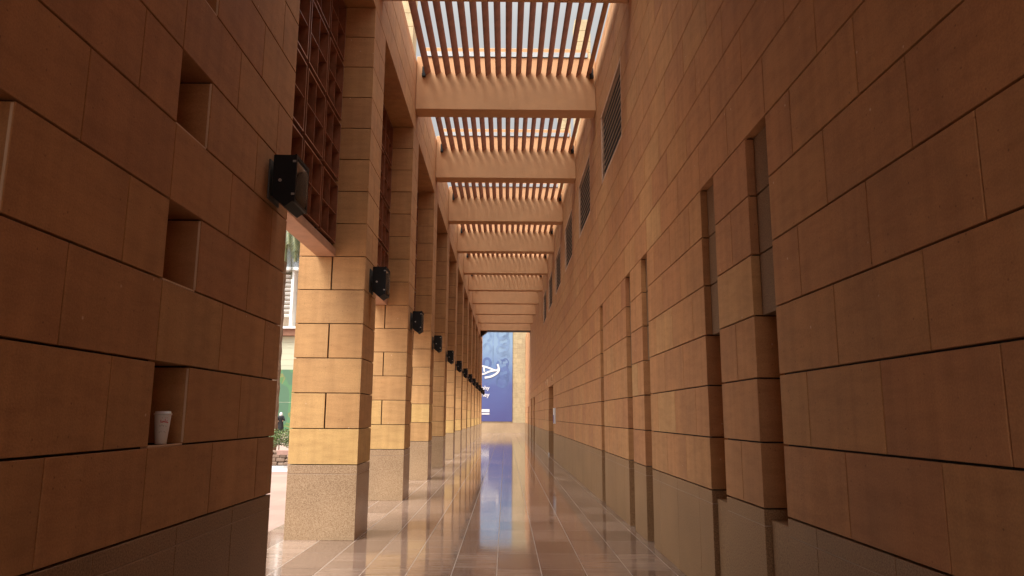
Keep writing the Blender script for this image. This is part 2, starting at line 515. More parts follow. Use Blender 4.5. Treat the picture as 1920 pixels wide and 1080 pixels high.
def ground_mat():
    m, nt, b = newmat('court_paving')
    L = nt.links.new
    v = obj_coords(nt)
    br = N(nt, 'ShaderNodeTexBrick'); L(v, br.inputs['Vector'])
    br.inputs['Scale'].default_value = 1.0
    br.inputs['Brick Width'].default_value = 0.6; br.inputs['Row Height'].default_value = 0.6
    br.inputs['Mortar Size'].default_value = 0.006
    br.inputs['Color1'].default_value = (0.30, 0.195, 0.155, 1); br.inputs['Color2'].default_value = (0.35, 0.235, 0.185, 1)
    br.inputs['Mortar'].default_value = (0.28, 0.2, 0.16, 1)
    n = N(nt, 'ShaderNodeTexNoise', Scale=0.4, Detail=6.0); L(v, n.inputs['Vector'])
    r = ramp(nt, [(0.3, (0.85, 0.85, 0.85)), (0.7, (1.1, 1.1, 1.1))], n.outputs['Fac'])
    c = mixc(nt, br.outputs['Color'], r.outputs['Color'], 1.0, 'MULTIPLY')
    L(c, b.inputs['Base Color']); b.inputs['Roughness'].default_value = 0.6
    return m
mb = MB()
z = -0.012
mb.v += [(-700, -700, z), (700, -700, z), (700, 900, z), (-700, 900, z)]
mb.face([0, 1, 2, 3], 0.5, 0)
tag(mb.build('ground', ground_mat()), kind='structure')
# pale curved path in the court
mb = MB()
z = -0.008
N_ = 24
pts = []
for i in range(N_ + 1):
    t = i / N_
    x = -30 + 24.5 * t
    y = 17.2 + 3.0 * math.sin(t * math.pi * 0.55) + 0.6 * t
    pts.append((x, y))
for i, (x, y) in enumerate(pts):
    mb.v += [(x, y, z), (x, y + 3.2, z)]
    if i:
        a = 2 * (i - 1)
        mb.face([a, a + 2, a + 3, a + 1], 0.5, 0)
tag(mb.build('path', plain('path_paving', (0.42, 0.39, 0.37), 0.6, var=0.08, scale=1.0)), kind='structure')

# ------------------------------------------------------------------ left solid wall with niches
CH = 0.005
NICHES = [(8.77, 9.735, 1), (8.77, 9.735, 3), (8.77, 9.735, 5), (8.77, 9.735, 7), (4.915, 5.88, 3), (4.915, 5.88, 5), (4.915, 5.88, 1)]
LW_END = 13.50
LT = 1.956                       # wall thickness in courses
def left_wall():
    e = empty('stone_wall', U(XL - LT / 2, -6, -P), 'long solid sandstone wall with square niches on the left, nearest the viewer', 'wall')
    off = Vector(e.location)
    mb = MB()
    for k in range(0, 14):
        hs = [(a, b) for a, b, kk in NICHES if kk == k]
        course(mb, -9, LW_END, k, hs, XL - LT, XL, ch=CH)
        for a, b in hs:          # back of the niche and the pale cut edge of the facing slab round it
            mb.cbox(U(XL - LT, a + 0.004, k + HG / 2), U(XL - 0.7, b - 0.004, k + 1 - HG / 2), 0.004, tone(), 0)
            mb.box(U(XL - 0.034, b - 0.008, k + HG), U(XL - 0.010, b + 0.002, k + 1 - HG), 0.5, 2)
            mb.box(U(XL - 0.05, a + 0.02, k - 0.005), U(XL - 0.010, b - 0.02, k + 0.016), 0.5, 2)
    core = 0.10
    for k in range(0, 14):       # dark joint bed behind the faces
        hs = [(a, b) for a, b, kk in NICHES if kk == k]
        cuts = [-9 + core] + [v for ab in sorted(hs) for v in (ab[0] - 0.05, ab[1] + 0.05)] + [LW_END - core]
        for a, b in zip(cuts[0::2], cuts[1::2]):
            mb.box(U(XL - LT + core, a, k + 0.03), U(XL - core * 0.55, b, k + 0.97), 0.5, 1)
        for a, b in hs:
            mb.box(U(XL - LT + core, a - 0.05, k + 0.03), U(XL - 0.8, b + 0.05, k + 0.97), 0.5, 1)
        hs2 = sorted(set((a, b) for a, b, kk in NICHES if kk in (k, k - 1)))
        cuts = [-9 + core] + [v for ab in hs2 for v in (ab[0] - 0.05, ab[1] + 0.05)] + [LW_END - core]
        for a, b in zip(cuts[0::2], cuts[1::2]):
            mb.box(U(XL - LT + core + 0.01, a, k - 0.03), U(XL - core * 0.55 - 0.005, b, k + 0.03), 0.5, 1)
    mb.v = [(Vector(p) - off)[:] for p in mb.v]
    mb.build('wall_face', [STONE, JOINT, EDGE], e)
    p = plinth(-9, LW_END, XL - LT, XL)
    p.v = [(Vector(q) - off)[:] for q in p.v]
    p.build('plinth', [GRANITE_W, MORTAR], e)
left_wall()

# ------------------------------------------------------------------ pillars
PITCH_P = 9.657
PY0 = 21.24
PD = 1.93
NP = 12
ORD = ['first', 'second', 'third', 'fourth', 'fifth', 'sixth', 'seventh', 'eighth', 'ninth', 'tenth', 'eleventh', 'twelfth']
def pillar_mesh(seed):
    rnd = random.Random(seed)
    mb = MB()
    W2 = LT / 2; D2 = PD / 2
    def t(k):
        return max(0.02, min(1.0, rnd.gauss(0.93 - 0.040 * k, 0.05)))  # paler yellow low down: light on the lower courses put into their tone
    def bx(a, b, tn):
        mb.cbox((a[0] * R, a[1] * R, (a[2] + P) * R), (b[0] * R, b[1] * R, (b[2] + P) * R), CH * R, tn)
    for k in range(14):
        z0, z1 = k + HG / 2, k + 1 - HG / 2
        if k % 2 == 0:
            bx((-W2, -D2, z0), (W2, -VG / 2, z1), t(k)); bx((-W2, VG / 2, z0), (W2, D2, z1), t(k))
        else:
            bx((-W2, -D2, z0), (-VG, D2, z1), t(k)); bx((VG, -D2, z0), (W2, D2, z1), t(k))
    mb.box((-(W2 - 0.06) * R, -(D2 - 0.06) * R, P * R), ((W2 - 0.06) * R, (D2 - 0.06) * R, (14 + P) * R), 0.5, 1)
    return mb
def pillar(n):
    y = PY0 + PITCH_P * n + PD / 2
    if n == 0:
        lb = 'sandstone pillar nearest the viewer, its granite base standing full height beside the solid left wall'
    elif n == NP - 1:
        lb = 'last and farthest sandstone pillar of the left row, beside the blue banner'
    else:
        lb = f'{ORD[n]} sandstone pillar of the left row, counted from the solid niche wall'
    e = empty('stone_pillar', U(XL - LT / 2, y, -P), lb, 'pillar', 'square stone pillars of the left arcade')
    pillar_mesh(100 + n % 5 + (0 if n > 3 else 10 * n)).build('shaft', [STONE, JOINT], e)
    mb = MB()
    W2 = LT / 2 * R; D2 = PD / 2 * R
    mb.cbox((-W2, -D2, 0), (W2, D2, (P - 0.262) * R), 0.006 * R)
    mb.cbox((-W2, -D2, (P - 0.25) * R), (W2, D2, (P - HG / 2) * R), 0.006 * R)
    mb.box((-W2 + 0.004, -D2 + 0.004, 0.01), (W2 - 0.004, D2 - 0.004, (P - 0.02) * R), 0.5, 1)
    mb.build('plinth', [GRANITE, MORTAR], e)
    return e
for n in range(NP):
    pillar(n)

# ------------------------------------------------------------------ wall over the arcade openings
TOPK = 17.35
ARC_END = PY0 + PITCH_P * (NP - 1) + PD
def lintel_wall():
    mb = MB()
    for k in (14, 15, 16):
        course(mb, -9, ARC_END, k, [], XL - LT, XL, top=None if k < 16 else 17, ch=CH)
    course(mb, -9, ARC_END, 17, [], XL - LT, XL, top=TOPK, ch=CH)
    mb.box(U(XL - LT + 0.1, -8.9, 14.06), U(XL - 0.06, ARC_END - 0.1, TOPK - 0.05), 0.5, 1)
    o = mb.build('upper_wall', [STONE, JOINT])
    tag(o, 'continuous band of sandstone wall resting on the left pillars below the roof slats', 'wall')
lintel_wall()

# ------------------------------------------------------------------ grilles in the openings
XG = -5.06
def make_grille(y0, y1):
    n = round((y1 - y0) / (2 * M))
    w = (y1 - y0) / n
    e = empty('window_grille', U(XG, y0, 6.2), 'x', 'grille', 'bronze square grilles high in the arcade openings')
    d = 0.52
    pm = None
    fw_, mw = 0.035, 0.022
    for i in range(n):
        for j in range(4):
            if pm is None:
                mb = MB()
                s = w - 0.15; h = 1.925 - 0.15
                for a in (0, s - fw_ * 1.0):
                    mb.box((-d * R, a * R, 0), (0, (a + fw_) * R, h * R), 0.5)
                for b in (0, h - fw_):
                    mb.box((-d * R, fw_ * R, b * R), (-0.001, (s - fw_) * R, (b + fw_) * R), 0.5)
                mb.box((-d * R, (s / 2 - mw / 2) * R, fw_ * R), (-0.01, (s / 2 + mw / 2) * R, (h - fw_) * R), 0.5)
                mb.box((-d * R, fw_ * R, (h / 2 - mw / 2) * R), (-0.012, (s / 2 - mw / 2) * R, (h / 2 + mw / 2) * R), 0.5)
                mb.box((-d * R, (s / 2 + mw / 2) * R, (h / 2 - mw / 2) * R), (-0.012, (s - fw_) * R, (h / 2 + mw / 2) * R), 0.5)
                mb.box((-d * R - 0.004, 0.01, 0.01), (-d * R, s * R - 0.01, h * R - 0.01), 0.5, 1)
                pm = mb.build('grille_panel', [BRONZE, BRONZE], e)
                o = pm
            else:
                o = bpy.data.objects.new('grille_panel', pm.data); S.collection.objects.link(o); o.parent = e
            o.location = (0, (0.075 + i * w) * R, (0.10 + j * 1.925 + 0.075) * R)
    mb = MB()
    for i in range(n + 1):
        yy = min(max(i * w, 0.02), y1 - y0 - 0.02)
        mb.box((-0.46 * R, (yy - 0.055) * R, 0.1 * R), (-0.10 * R, (yy + 0.055) * R, 7.8 * R))
    for j in range(5):
        zz = 0.10 + j * 1.925
        mb.box((-0.45 * R, 0.05 * R, (zz - 0.05) * R), (-0.11 * R, (y1 - y0 - 0.05) * R, (zz + 0.05) * R))
    mb.build('grille_frame', BRONZE_DK, e)
    mb = MB()
    mb.cbox((-0.55 * R, 0, -0.20 * R), (0.0, (y1 - y0) * R, 0.04 * R), 0.004)
    mb.build('sill_beam', plain('sill_beam_paint', (0.42, 0.23, 0.14), 0.7) if 'sill_beam_paint' not in bpy.data.materials else bpy.data.materials['sill_beam_paint'], e)
    return e
g0 = make_grille(LW_END, PY0)
g0['label'] = 'bronze grille of square cells between the solid wall and the nearest pillar'
for n in range(NP - 1):
    g = copy_tree(g0)
    g.location = U(XG, PY0 + PITCH_P * n + PD, 6.2)
    g['label'] = f'bronze square-celled grille in the opening between the {ORD[n]} and {ORD[n + 1]} pillars'

# ------------------------------------------------------------------ right wall
SLOTS = [(10.70, 11.665, 6), (13.595, 14.56, 6), (20.35, 21.315, 6), (23.245, 24.21, 6), (30.0, 30.965, 6),
         (61.85, 68.6, 4), (101.4, 106.2, 4), (110.9, 115.7, 4), (127.3, 131.2, 3)]
RW_Y1 = 150.4
VENTS = [(24.2 + 9.65 * n, 29.6 + 9.65 * n) for n in range(6)]
def right_wall():
    e = empty('stone_wall', U(XR + 0.8, 60, -P), 'long tall sandstone wall with narrow recesses running down the right side', 'wall')
    off = Vector(e.location)
    sh = lambda mb: setattr(mb, 'v', [(Vector(p) - off)[:] for p in mb.v])
    mb = MB()
    D = 0.98
    for k in range(0, 17):
        hs = [(a, b) for a, b, kk in SLOTS if k < kk]
        if k in (11, 12, 13):
            hs += list(VENTS)
        course(mb, -9, RW_Y1, k, hs, XR, XR + D, ch=CH)
    course(mb, -9, RW_Y1, 17, [], XR, XR + D, top=TOPK, ch=CH)
    mb.box(U(XR + D + 0.004, -9, -P), U(XR + D + 0.6, RW_Y1, TOPK), 0.3, 0)
    # joint bed just behind the faces, cut at recesses
    def bed(k0, k1, hs):
        y = -8.9
        for a, b in sorted(hs):
            mb.box(U(XR + 0.055, y, k0), U(XR + D, a - 0.05, k1), 0.5, 1); y = b + 0.05
        mb.box(U(XR + 0.055, y, k0), U(XR + D, RW_Y1 - 0.1, k1), 0.5, 1)
    bed(0, 3, [(a, b) for a, b, kk in SLOTS])
    bed(3, 3.04, [(a, b) for a, b, kk in SLOTS])
    bed(3.04, 4, [(a, b) for a, b, kk in SLOTS if kk >= 4])
    bed(4, 4.04, [(a, b) for a, b, kk in SLOTS if kk >= 4])
    bed(4.04, 6, [(a, b) for a, b, kk in SLOTS if kk >= 6])
    bed(6, 6.04, [(a, b) for a, b, kk in SLOTS if kk >= 6])
    bed(6.04, 11, [])
    bed(11, 14, list(VENTS))
    bed(14, TOPK - 0.05, [])
    sh(mb)
    mb.build('wall_face', [STONE, JOINT], e)
    # plinth pieces between the recesses
    cuts = [-9] + [v for a, b, k in SLOTS for v in (a, b)] + [RW_Y1]
    pm = MB()
    for a, b in zip(cuts[0::2], cuts[1::2]):
        q = plinth(a, b, XR, XR + D)
        i = len(pm.v)
        pm.v += q.v
        pm.f += [[i + v for v in f] for f in q.f]; pm.t += q.t; pm.m += q.m
    for a, b, _ in SLOTS[:2]:
        pm.cbox(U(XR + 0.10, a + 0.003, -P), U(XR + D, b - 0.003, -0.16), 0.004, 0.5, 0)
    sh(pm)
    pm.build('plinth', [GRANITE_W, MORTAR], e)
    # granite infill panels in the upper half of each narrow recess
    for a, b, _ in SLOTS[:5]:
        q = MB()
        for k in (3, 4, 5):
            q.cbox(U(XR + 0.135, a + 0.004, k + (HG / 2 if k > 3 else 0)), U(XR + 0.45, b - 0.004, k + 1 - HG / 2), 0.003)
        q.box(U(XR + 0.18, a + 0.01, 3.05), U(XR + 0.42, b - 0.01, 5.98), 0.5, 1)
        sh(q)
        q.build('infill_panel', [GRANITE_DK, JOINT], e)
    # doors at the back of the wide recesses
    for (a, b, kk) in SLOTS[5:]:
        q = MB()
        mid = (a + b) / 2
        q.cbox(U(XR + 0.86, a + 0.15, -P + 0.02), U(XR + 0.95, mid - 0.02, kk - 0.25), 0.004)
        q.cbox(U(XR + 0.86, mid + 0.02, -P + 0.02), U(XR + 0.95, b - 0.15, kk - 0.25), 0.004)
        q.box(U(XR + 0.9, a, -P), U(XR + 0.97, b, kk), 0.5)
        sh(q)
        d = q.build('door', DOORM, e)
        q = MB()
        for s_ in (-0.25, 0.2):
            q.box(U(XR + 0.78, mid + s_, -0.1), U(XR + 0.82, mid + s_ + 0.06, 0.9))
            for h_ in (0.0, 0.76):
                q.box(U(XR + 0.82, mid + s_ + 0.01, h_), U(XR + 0.86, mid + s_ + 0.05, h_ + 0.05))
        sh(q)
        q.build('handle', STEEL, d)
    # ventilation grilles high up
    for a, b in VENTS:
        q = MB()
        k0, k1 = 11.0, 14.0
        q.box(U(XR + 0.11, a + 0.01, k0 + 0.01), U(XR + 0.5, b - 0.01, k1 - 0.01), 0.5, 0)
        s0 = 0.272
        zk = k0 + 0.16
        while zk < k1 - 0.1:
            q.prism([((XR + 0.03) * R, (zk + P) * R), ((XR + 0.03) * R, (zk + 0.05 + P) * R), ((XR + 0.06) * R, (zk + 0.065 + P) * R), ((XR + 0.06) * R, (zk + 0.015 + P) * R)], 1, (a + 0.07) * R, (b - 0.07) * R, 0.5, 1)
            zk += s0
        sh(q)
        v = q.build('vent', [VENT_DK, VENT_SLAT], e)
        q = MB()
        t_ = 0.09
        q.box(U(XR - 0.006, a, k0), U(XR + 0.30, a + t_, k1)); q.box(U(XR - 0.006, b - t_, k0), U(XR + 0.30, b, k1))
        q.box(U(XR - 0.005, a + t_, k0), U(XR + 0.30, b - t_, k0 + t_)); q.box(U(XR - 0.005, a + t_, k1 - t_), U(XR + 0.30, b - t_, k1))
        sh(q)
        q.build('vent_frame', plain('vent_frame_paint', (0.55, 0.36, 0.25), 0.6) if 'vent_frame_paint' not in bpy.data.materials else bpy.data.materials['vent_frame_paint'], v)
right_wall()

# ------------------------------------------------------------------ roof beams and louvre slats
BEAM_T = 0.91
BEAMS = [21.6 + 9.65 * n for n in range(-3, 11)]
SL_P = 0.457
def make_beam(thick):
    e = empty('roof_beam', (0, 0, 0), 'x', 'beam', 'roof beams spanning the passage')
    mb = MB()
    t_ = thick * R
    mb.cbox(((XL + 0.002) * R, 0, 0), ((XR - 0.002) * R, t_, 2.55 * R), 0.01)
    mb.build('beam_body', STUCCO, e)
    mb = MB()
    mb.box(((XL + 0.35) * R, -0.012, 2.56 * R), ((XR - 0.35) * R, 0.02, 2.80 * R))
    mb.box(((XL + 0.35) * R, -0.02, 2.535 * R), ((XR - 0.35) * R, 0.0 - 0.001, 2.56 * R), 0.5, 1)
    mb.build('flashing', [FLASH, JOINT], e)
    mb = MB()
    mb.cbox(((XL + 0.3) * R, 0.021, 2.552 * R), ((XR - 0.3) * R, t_ - 0.05, 3.02 * R), 0.01)
    mb.build('curb', STUCCO, e)
    return e
b0 = make_beam(BEAM_T)
names = ['roof beam cut off by the top edge of the photo, nearest the viewer'] + \
        [f'{ORD[i]} complete roof beam counted from the viewer, over the {ORD[i + 1]} pillar' for i in range(9)]
for i, y in enumerate(BEAMS):
    n = i - 3
    if n == 10:
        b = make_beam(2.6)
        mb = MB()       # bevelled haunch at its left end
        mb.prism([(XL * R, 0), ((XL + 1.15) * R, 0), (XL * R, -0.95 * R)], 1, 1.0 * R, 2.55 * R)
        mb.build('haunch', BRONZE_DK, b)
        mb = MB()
        mb.box(((XL + 1.15) * R, 0.012, -0.03 * R), ((XR - 0.01) * R, 2.59 * R, -0.001))  # dark sheet added under the beam to darken its underside
        mb.build('dark_soffit_sheet', BRONZE_DK, b)
        b['label'] = 'farthest roof beam at the open end of the passage, dark underneath'
    else:
        b = b0 if i == 0 else copy_tree(b0)
        b['label'] = names[n] if n >= 0 else f'roof beam above and behind the viewer, out of the photo, {ORD[-n - 1]} behind the top edge'
    b.location = U(0, y, 15)
def make_bay():
    e = empty('louvre_bay', (0, 0, 0), 'x', 'louvre', 'bays of slanting roof slats')
    mb = MB()
    ln = (9.65 - BEAM_T) * R - 0.004
    th = 0.030
    dx, dz = 0.225 * R, 0.20 * R
    nx, nz = -dz, dx
    l = math.hypot(nx, nz); nx, nz = nx / l * th * R * 1.4, nz / l * th * R * 1.4
    mb.prism([(0, 0), (dx, dz), (dx + nx, dz + nz), (nx, nz)], 1, 0, ln)
    s0 = mb.build('slat', SLAT, e)
    for i in range(17):
        o = s0 if i == 0 else bpy.data.objects.new('slat', s0.data)
        if i:
            S.collection.objects.link(o); o.parent = e
        o.location = ((-3.735 + SL_P * i) * R, 0.002, random.uniform(-0.012, 0.012) * R)
    for x in (-3.90, 3.72):
        mb = MB()
        mb.box((x * R, ln - 0.09, -0.10 * R), ((x + 0.16) * R, ln - 0.004, 0.02 * R))
        mb.box((x * R, ln - 0.02, 0.02 * R), ((x + 0.16) * R, ln - 0.004, 0.42 * R))
        mb.build('bracket', BLACK, e)
    return e
bay0 = make_bay()
for i in range(2, len(BEAMS) - 1):
    n = i - 3
    b = bay0 if i == 2 else copy_tree(bay0)
    b.location = U(0, BEAMS[i] + BEAM_T, 16.62)
    if n >= 0:
        b['label'] = f'row of brown slanting roof slats, {ORD[n]} bay counted from the viewer'
    else:
        b['label'] = f'row of brown roof slats above the viewer, out of the photo, {ORD[-n - 1]} bay back'

mb = MB()
mb.cbox(U(XL + 0.01, -8.9, 16.9), U(XR - 0.01, BEAMS[2] + 0.2, 17.6), 0.01)  # unseen slab added overhead to keep the near end dim
tag(mb.build('added_roof_slab', STUCCO), 'unseen solid slab added above and behind the viewer to darken the near walls', 'roof')

# stone turrets on the roof either side
def turret(X0, X1, Y0, lb):
    mb = MB()
    for k in range(17, 34):
        mb.cbox(U(X0, Y0, k + 0.36 + HG / 2), U(X1, Y0 + 1.9, k + 1.36 - HG / 2), 0.004, 0.85 + 0.12 * random.random(), 0)
    mb.box(U(X0 + 0.06, Y0 + 0.06, 14), U(X1 - 0.06, Y0 + 1.84, 34.3), 0.5, 1)
    mb.box(U(X0 + 0.01, Y0 + 0.01, -P), U(X1 - 0.01, Y0 + 1.89, 17.36), 0.6, 0)
    tag(mb.build('stone_turret', [CREAM_STONE, JOINT]), lb, 'turret', 'stone turrets rising beside the roof')
turret(5.6, 6.9, 57, 'pale stone turret seen through the right end of the nearest roof slats')
turret(5.6, 6.9, 76, 'pale stone turret seen through the right end of the second bay of roof slats')
turret(-7.5, -6.45, 46, 'pale stone turret just showing over the left wall top')

# ------------------------------------------------------------------ floodlights
def make_lamp():
    e = empty('floodlight', (0, 0, 0), 'x', 'floodlight', 'black floodlights mounted along the left side')
    # local: wall plane at x=0 (+x into the passage), y along the wall, z=0 at the bottom of the housing
    w, h, d = 0.78 * R, 0.84 * R, 0.37 * R
    x0 = 0.11 * R
    mb = MB()
    # box housing with a sloped underside; open front
    t_ = 0.008
    prof = [(x0, 0.12 * h), (x0 + 0.62 * d, -0.10 * h), (x0 + d, 0.02 * h), (x0 + d, h), (x0, h)]
    for (ya, yb) in ((0, t_), (w - t_, w)):
        mb.prism(prof, 1, ya, yb)
    mb.box((x0, t_, 0.12 * h), (x0 + t_, w - t_, h))
    mb.box((x0 + t_, t_, h - t_), (x0 + d, w - t_, h))
    mb.prism([(x0, 0.12 * h), (x0 + 0.62 * d, -0.10 * h), (x0 + d, 0.02 * h), (x0 + d, 0.02 * h + t_), (x0 + 0.62 * d, -0.10 * h + t_), (x0 + t_, 0.12 * h)], 1, t_, w - t_)
    mb.build('housing', BLACK, e)
    mb = MB()       # front rim
    rw, rx0, rx1 = 0.022, x0 + d, x0 + d + 0.014
    mb.box((rx0, -0.004, -0.002), (rx1, rw, h + 0.006)); mb.box((rx0, w - rw, -0.002), (rx1, w + 0.004, h + 0.006))
    mb.box((rx0, rw, -0.002), (rx1, w - rw, rw)); mb.box((rx0, rw, h - rw), (rx1, w - rw, h + 0.006))
    mb.build('front_rim', BLACK, e)
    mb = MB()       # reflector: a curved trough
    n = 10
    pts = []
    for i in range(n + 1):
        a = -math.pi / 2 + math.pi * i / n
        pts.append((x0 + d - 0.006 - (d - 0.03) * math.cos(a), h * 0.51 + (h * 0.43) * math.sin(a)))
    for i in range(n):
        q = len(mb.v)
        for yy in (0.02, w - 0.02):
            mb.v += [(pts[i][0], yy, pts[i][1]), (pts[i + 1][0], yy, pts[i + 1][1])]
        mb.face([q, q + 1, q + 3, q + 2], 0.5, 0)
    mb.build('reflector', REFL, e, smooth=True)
    mb = MB()
    mb.lathe([(0.010, 0), (0.014, 0.01), (0.014, w * 0.42), (0.006, w * 0.48)], (x0 + d * 0.55, w * 0.22, h * 0.5), 14, 0.5, 0, axis=1)
    mb.build('lamp_tube', TUBE, e, smooth=True)
    mb = MB()       # shallow domed glass
    ny, nz = 10, 10
    g0_ = len(mb.v)
    for j in range(nz + 1):
        for i in range(ny + 1):
            u, v = i / ny, j / nz
            bul = (1 - (2 * u - 1) ** 4) * (1 - (2 * v - 1) ** 4)
            mb.v.append((rx0 + 0.004 + 0.030 * bul ** 0.6, rw + (w - 2 * rw) * u, rw + (h - 2 * rw) * v))
    for j in range(nz):
        for i in range(ny):
            a = g0_ + j * (ny + 1) + i
            mb.face([a, a + 1, a + ny + 2, a + ny + 1], 0.5, 0)
    mb.build('glass', GLASS, e, smooth=True)
    mb = MB()       # wall bracket
    mb.box((0, 0.12 * w, 0.10 * h), (0.012, 0.88 * w, 0.95 * h))
    mb.box((0.012, 0.3 * w, 0.5 * h), (x0, 0.7 * w, 0.7 * h))
    mb.build('bracket', plain('bracket_grey', (0.10, 0.09, 0.08), 0.6, 0.3), e)
    for yy in (-0.009, w):
        mb = MB()
        mb.lathe([(0.013, 0), (0.013, 0.006), (0.009, 0.009)], (x0 + 0.36 * d, yy, 0.45 * h), 12, 0.5, 0, axis=1)
        mb.build('screw', STEEL, e)
    for zz in (0.16, 0.86):
        mb = MB()
        mb.box((rx0 - 0.014, -0.010, zz * h - 0.008), (rx1 - 0.004, -0.004, zz * h + 0.008))
        mb.lathe([(0.005, 0), (0.005, 0.008)], (rx0 - 0.004, -0.017, zz * h), 8, 0.5, 0, axis=1)
        mb.build('latch', STEEL, e)
    return e
l0 = make_lamp()
for n in range(13):
    l = l0 if n == 0 else copy_tree(l0)
    l.location = U(XL, 12.20 + 9.655 * n, 4.98 + random.uniform(-0.02, 0.02))
    l['label'] = 'large black floodlight on the end of the solid left wall, glass front showing its tube' if n == 0 else \
        ('smallest, farthest floodlight, showing black against the blue banner' if n == 12 else f'black floodlight mounted on the {ORD[n - 1]} pillar of the left row')

# ------------------------------------------------------------------ wall lights, sign, doorstop by the far door
for (y, lb) in ((62.6, 'small wall light above the near side of the doorway in the right wall'), (70.2, 'small wall light beyond the doorway in the right wall')):
    mb = MB()
    z0 = (4.33 + P) * R
    mb.prism([(XR * R, z0), ((XR - 0.16) * R, z0), ((XR - 0.22) * R, z0 + 0.10), ((XR - 0.10) * R, z0 + 0.20), (XR * R, z0 + 0.2)], 1, y * R, (y + 0.35) * R)
    mb.cbox(U(XR - 0.05, y - 0.06, 4.28), U(XR, y + 0.41, 4.85), 0.003, 0.5, 1)
    tag(mb.build('wall_light', [plain('wall_light_paint', (0.5, 0.3, 0.16), 0.5), EDGE]), lb, 'wall light', 'small lights over the doorway')
e = empty('wall_sign', U(XR, 59.6, 0.8), 'small blue and white sign board fixed beside the doorway in the right wall', 'sign')
mb = MB(); mb.cbox((-0.06, -0.28, 0), (-0.001, 0.28, 0.55), 0.004); mb.build('sign_board', plain('sign_white', (0.7, 0.7, 0.72), 0.4), e)
mb = MB(); mb.box((-0.064, -0.25, 0.02), (-0.06, 0.25, 0.3)); mb.build('sign_print', plain('sign_blue', (0.06, 0.06, 0.25), 0.4), e)
mb = MB(); mb.cbox((0, 0, 0), (0.05, 0.12, 0.05), 0.006, 0.5, 0); mb.lathe([(0.03, 0.05), (0.03, 0.08), (0.02, 0.09)], (0.025, 0.06, 0), 12, 0.5, 0)
tag(mb.build('doorstop', STEEL, loc=(XR * R - 0.06, 67.0 * R, 0.001)), 'small metal doorstop on the floor at the far doorway', 'doorstop')

# ------------------------------------------------------------------ paper cup in the lowest niche
def cup():
    c = U(-4.29, 9.36, 1)
    e = empty('paper_cup', (c[0], c[1], c[2] + HG / 2 * R * 0 + 0.0082), 'white paper coffee cup with lid standing in the lowest niche of the left wall', 'cup')
    m, nt, b = newmat('cup_paper'); b.inputs['Base Color'].default_value = (0.78, 0.75, 0.71, 1); b.inputs['Roughness'].default_value = 0.6
    rb, rt, h = 0.029, 0.0445, 0.163
    mb = MB(); mb.lathe([(rb, 0), (rb + 0.0012, 0.001), (rt, h), (rt - 0.001, h + 0.001)], (0, 0, 0), 32); mb.build('cup_body', m, e, smooth=True)
    ml = plain('cup_lid_plastic', (0.80, 0.78, 0.75), 0.3, var=0.03)
    mb = MB(); mb.lathe([(rt + 0.003, h - 0.004), (rt + 0.0035, h + 0.004), (rt - 0.001, h + 0.006), (rt - 0.004, h + 0.016), (rt - 0.006, h + 0.017), (rt - 0.008, h + 0.012)], (0, 0, 0), 32)
    mb.build('lid', ml, e, smooth=True)
    # printed marks: thin patches wrapped on the cup, facing the passage
    red = plain('cup_red_print', (0.65, 0.02, 0.03), 0.5); gry = plain('cup_grey_print', (0.12, 0.10, 0.09), 0.5)
    a0 = math.atan2(-1, 0.42)      # direction from cup towards the viewer
    def patch(mb, a, z0, wd, ht):
        r = lambda zz: rb + (rt - rb) * zz / h + 0.0006
        q = len(mb.v)
        for zz in (z0, z0 + ht):
            for i in range(4):
                aa = a + (i / 3 - 0.5) * wd / r(zz)
                mb.v.append((r(zz) * math.cos(aa), r(zz) * math.sin(aa), zz))
        for i in range(3):
            mb.face([q + i, q + i + 1, q + i + 5, q + i + 4], 0.5, 0)
    mb = MB()
    for i, (dz, hh, ww) in enumerate([(0, 0.010, 0.0022), (0, 0.0028, 0.010), (0, 0.007, 0.0022), (0.002, 0.0028, 0.010), (0.0, 0.013, 0.0022), (0, 0.0028, 0.009), (0.0, 0.009, 0.0022), (-0.003, 0.003, 0.006)]):
        patch(mb, a0 - 0.42 + i * 0.13 + 0.25, 0.118 + dz, ww * 1.5, hh * 1.5)
    for i in (1, 3, 4):
        patch(mb, a0 - 0.3 + i * 0.2 + 0.1, 0.142, 0.003, 0.003)
    mb.build('red_lettering', red, e)
    mb = MB()
    rn = random.Random(3)
    for (aa, zz) in ((-0.35, 0.10), (-0.1, 0.104), (0.1, 0.10), (0.45, 0.098), (-0.4, 0.066), (-0.15, 0.070), (0.3, 0.068), (0.5, 0.062), (-0.4, 0.042), (-0.2, 0.044), (0.35, 0.04), (0.5, 0.044), (0.42, 0.050)):
        patch(mb, a0 + aa + 0.1, zz, 0.007, 0.0012); patch(mb, a0 + aa + 0.12, zz - 0.004, 0.0015, 0.004)
    for i in range(9):
        patch(mb, a0 - 0.5 + i * 0.13, 0.022, 0.0028, 0.0022)
    for i in range(5):
        patch(mb, a0 - 0.1 + i * 0.12, 0.012, 0.0022, 0.0018)
    mb.build('grey_print', gry, e)
cup()

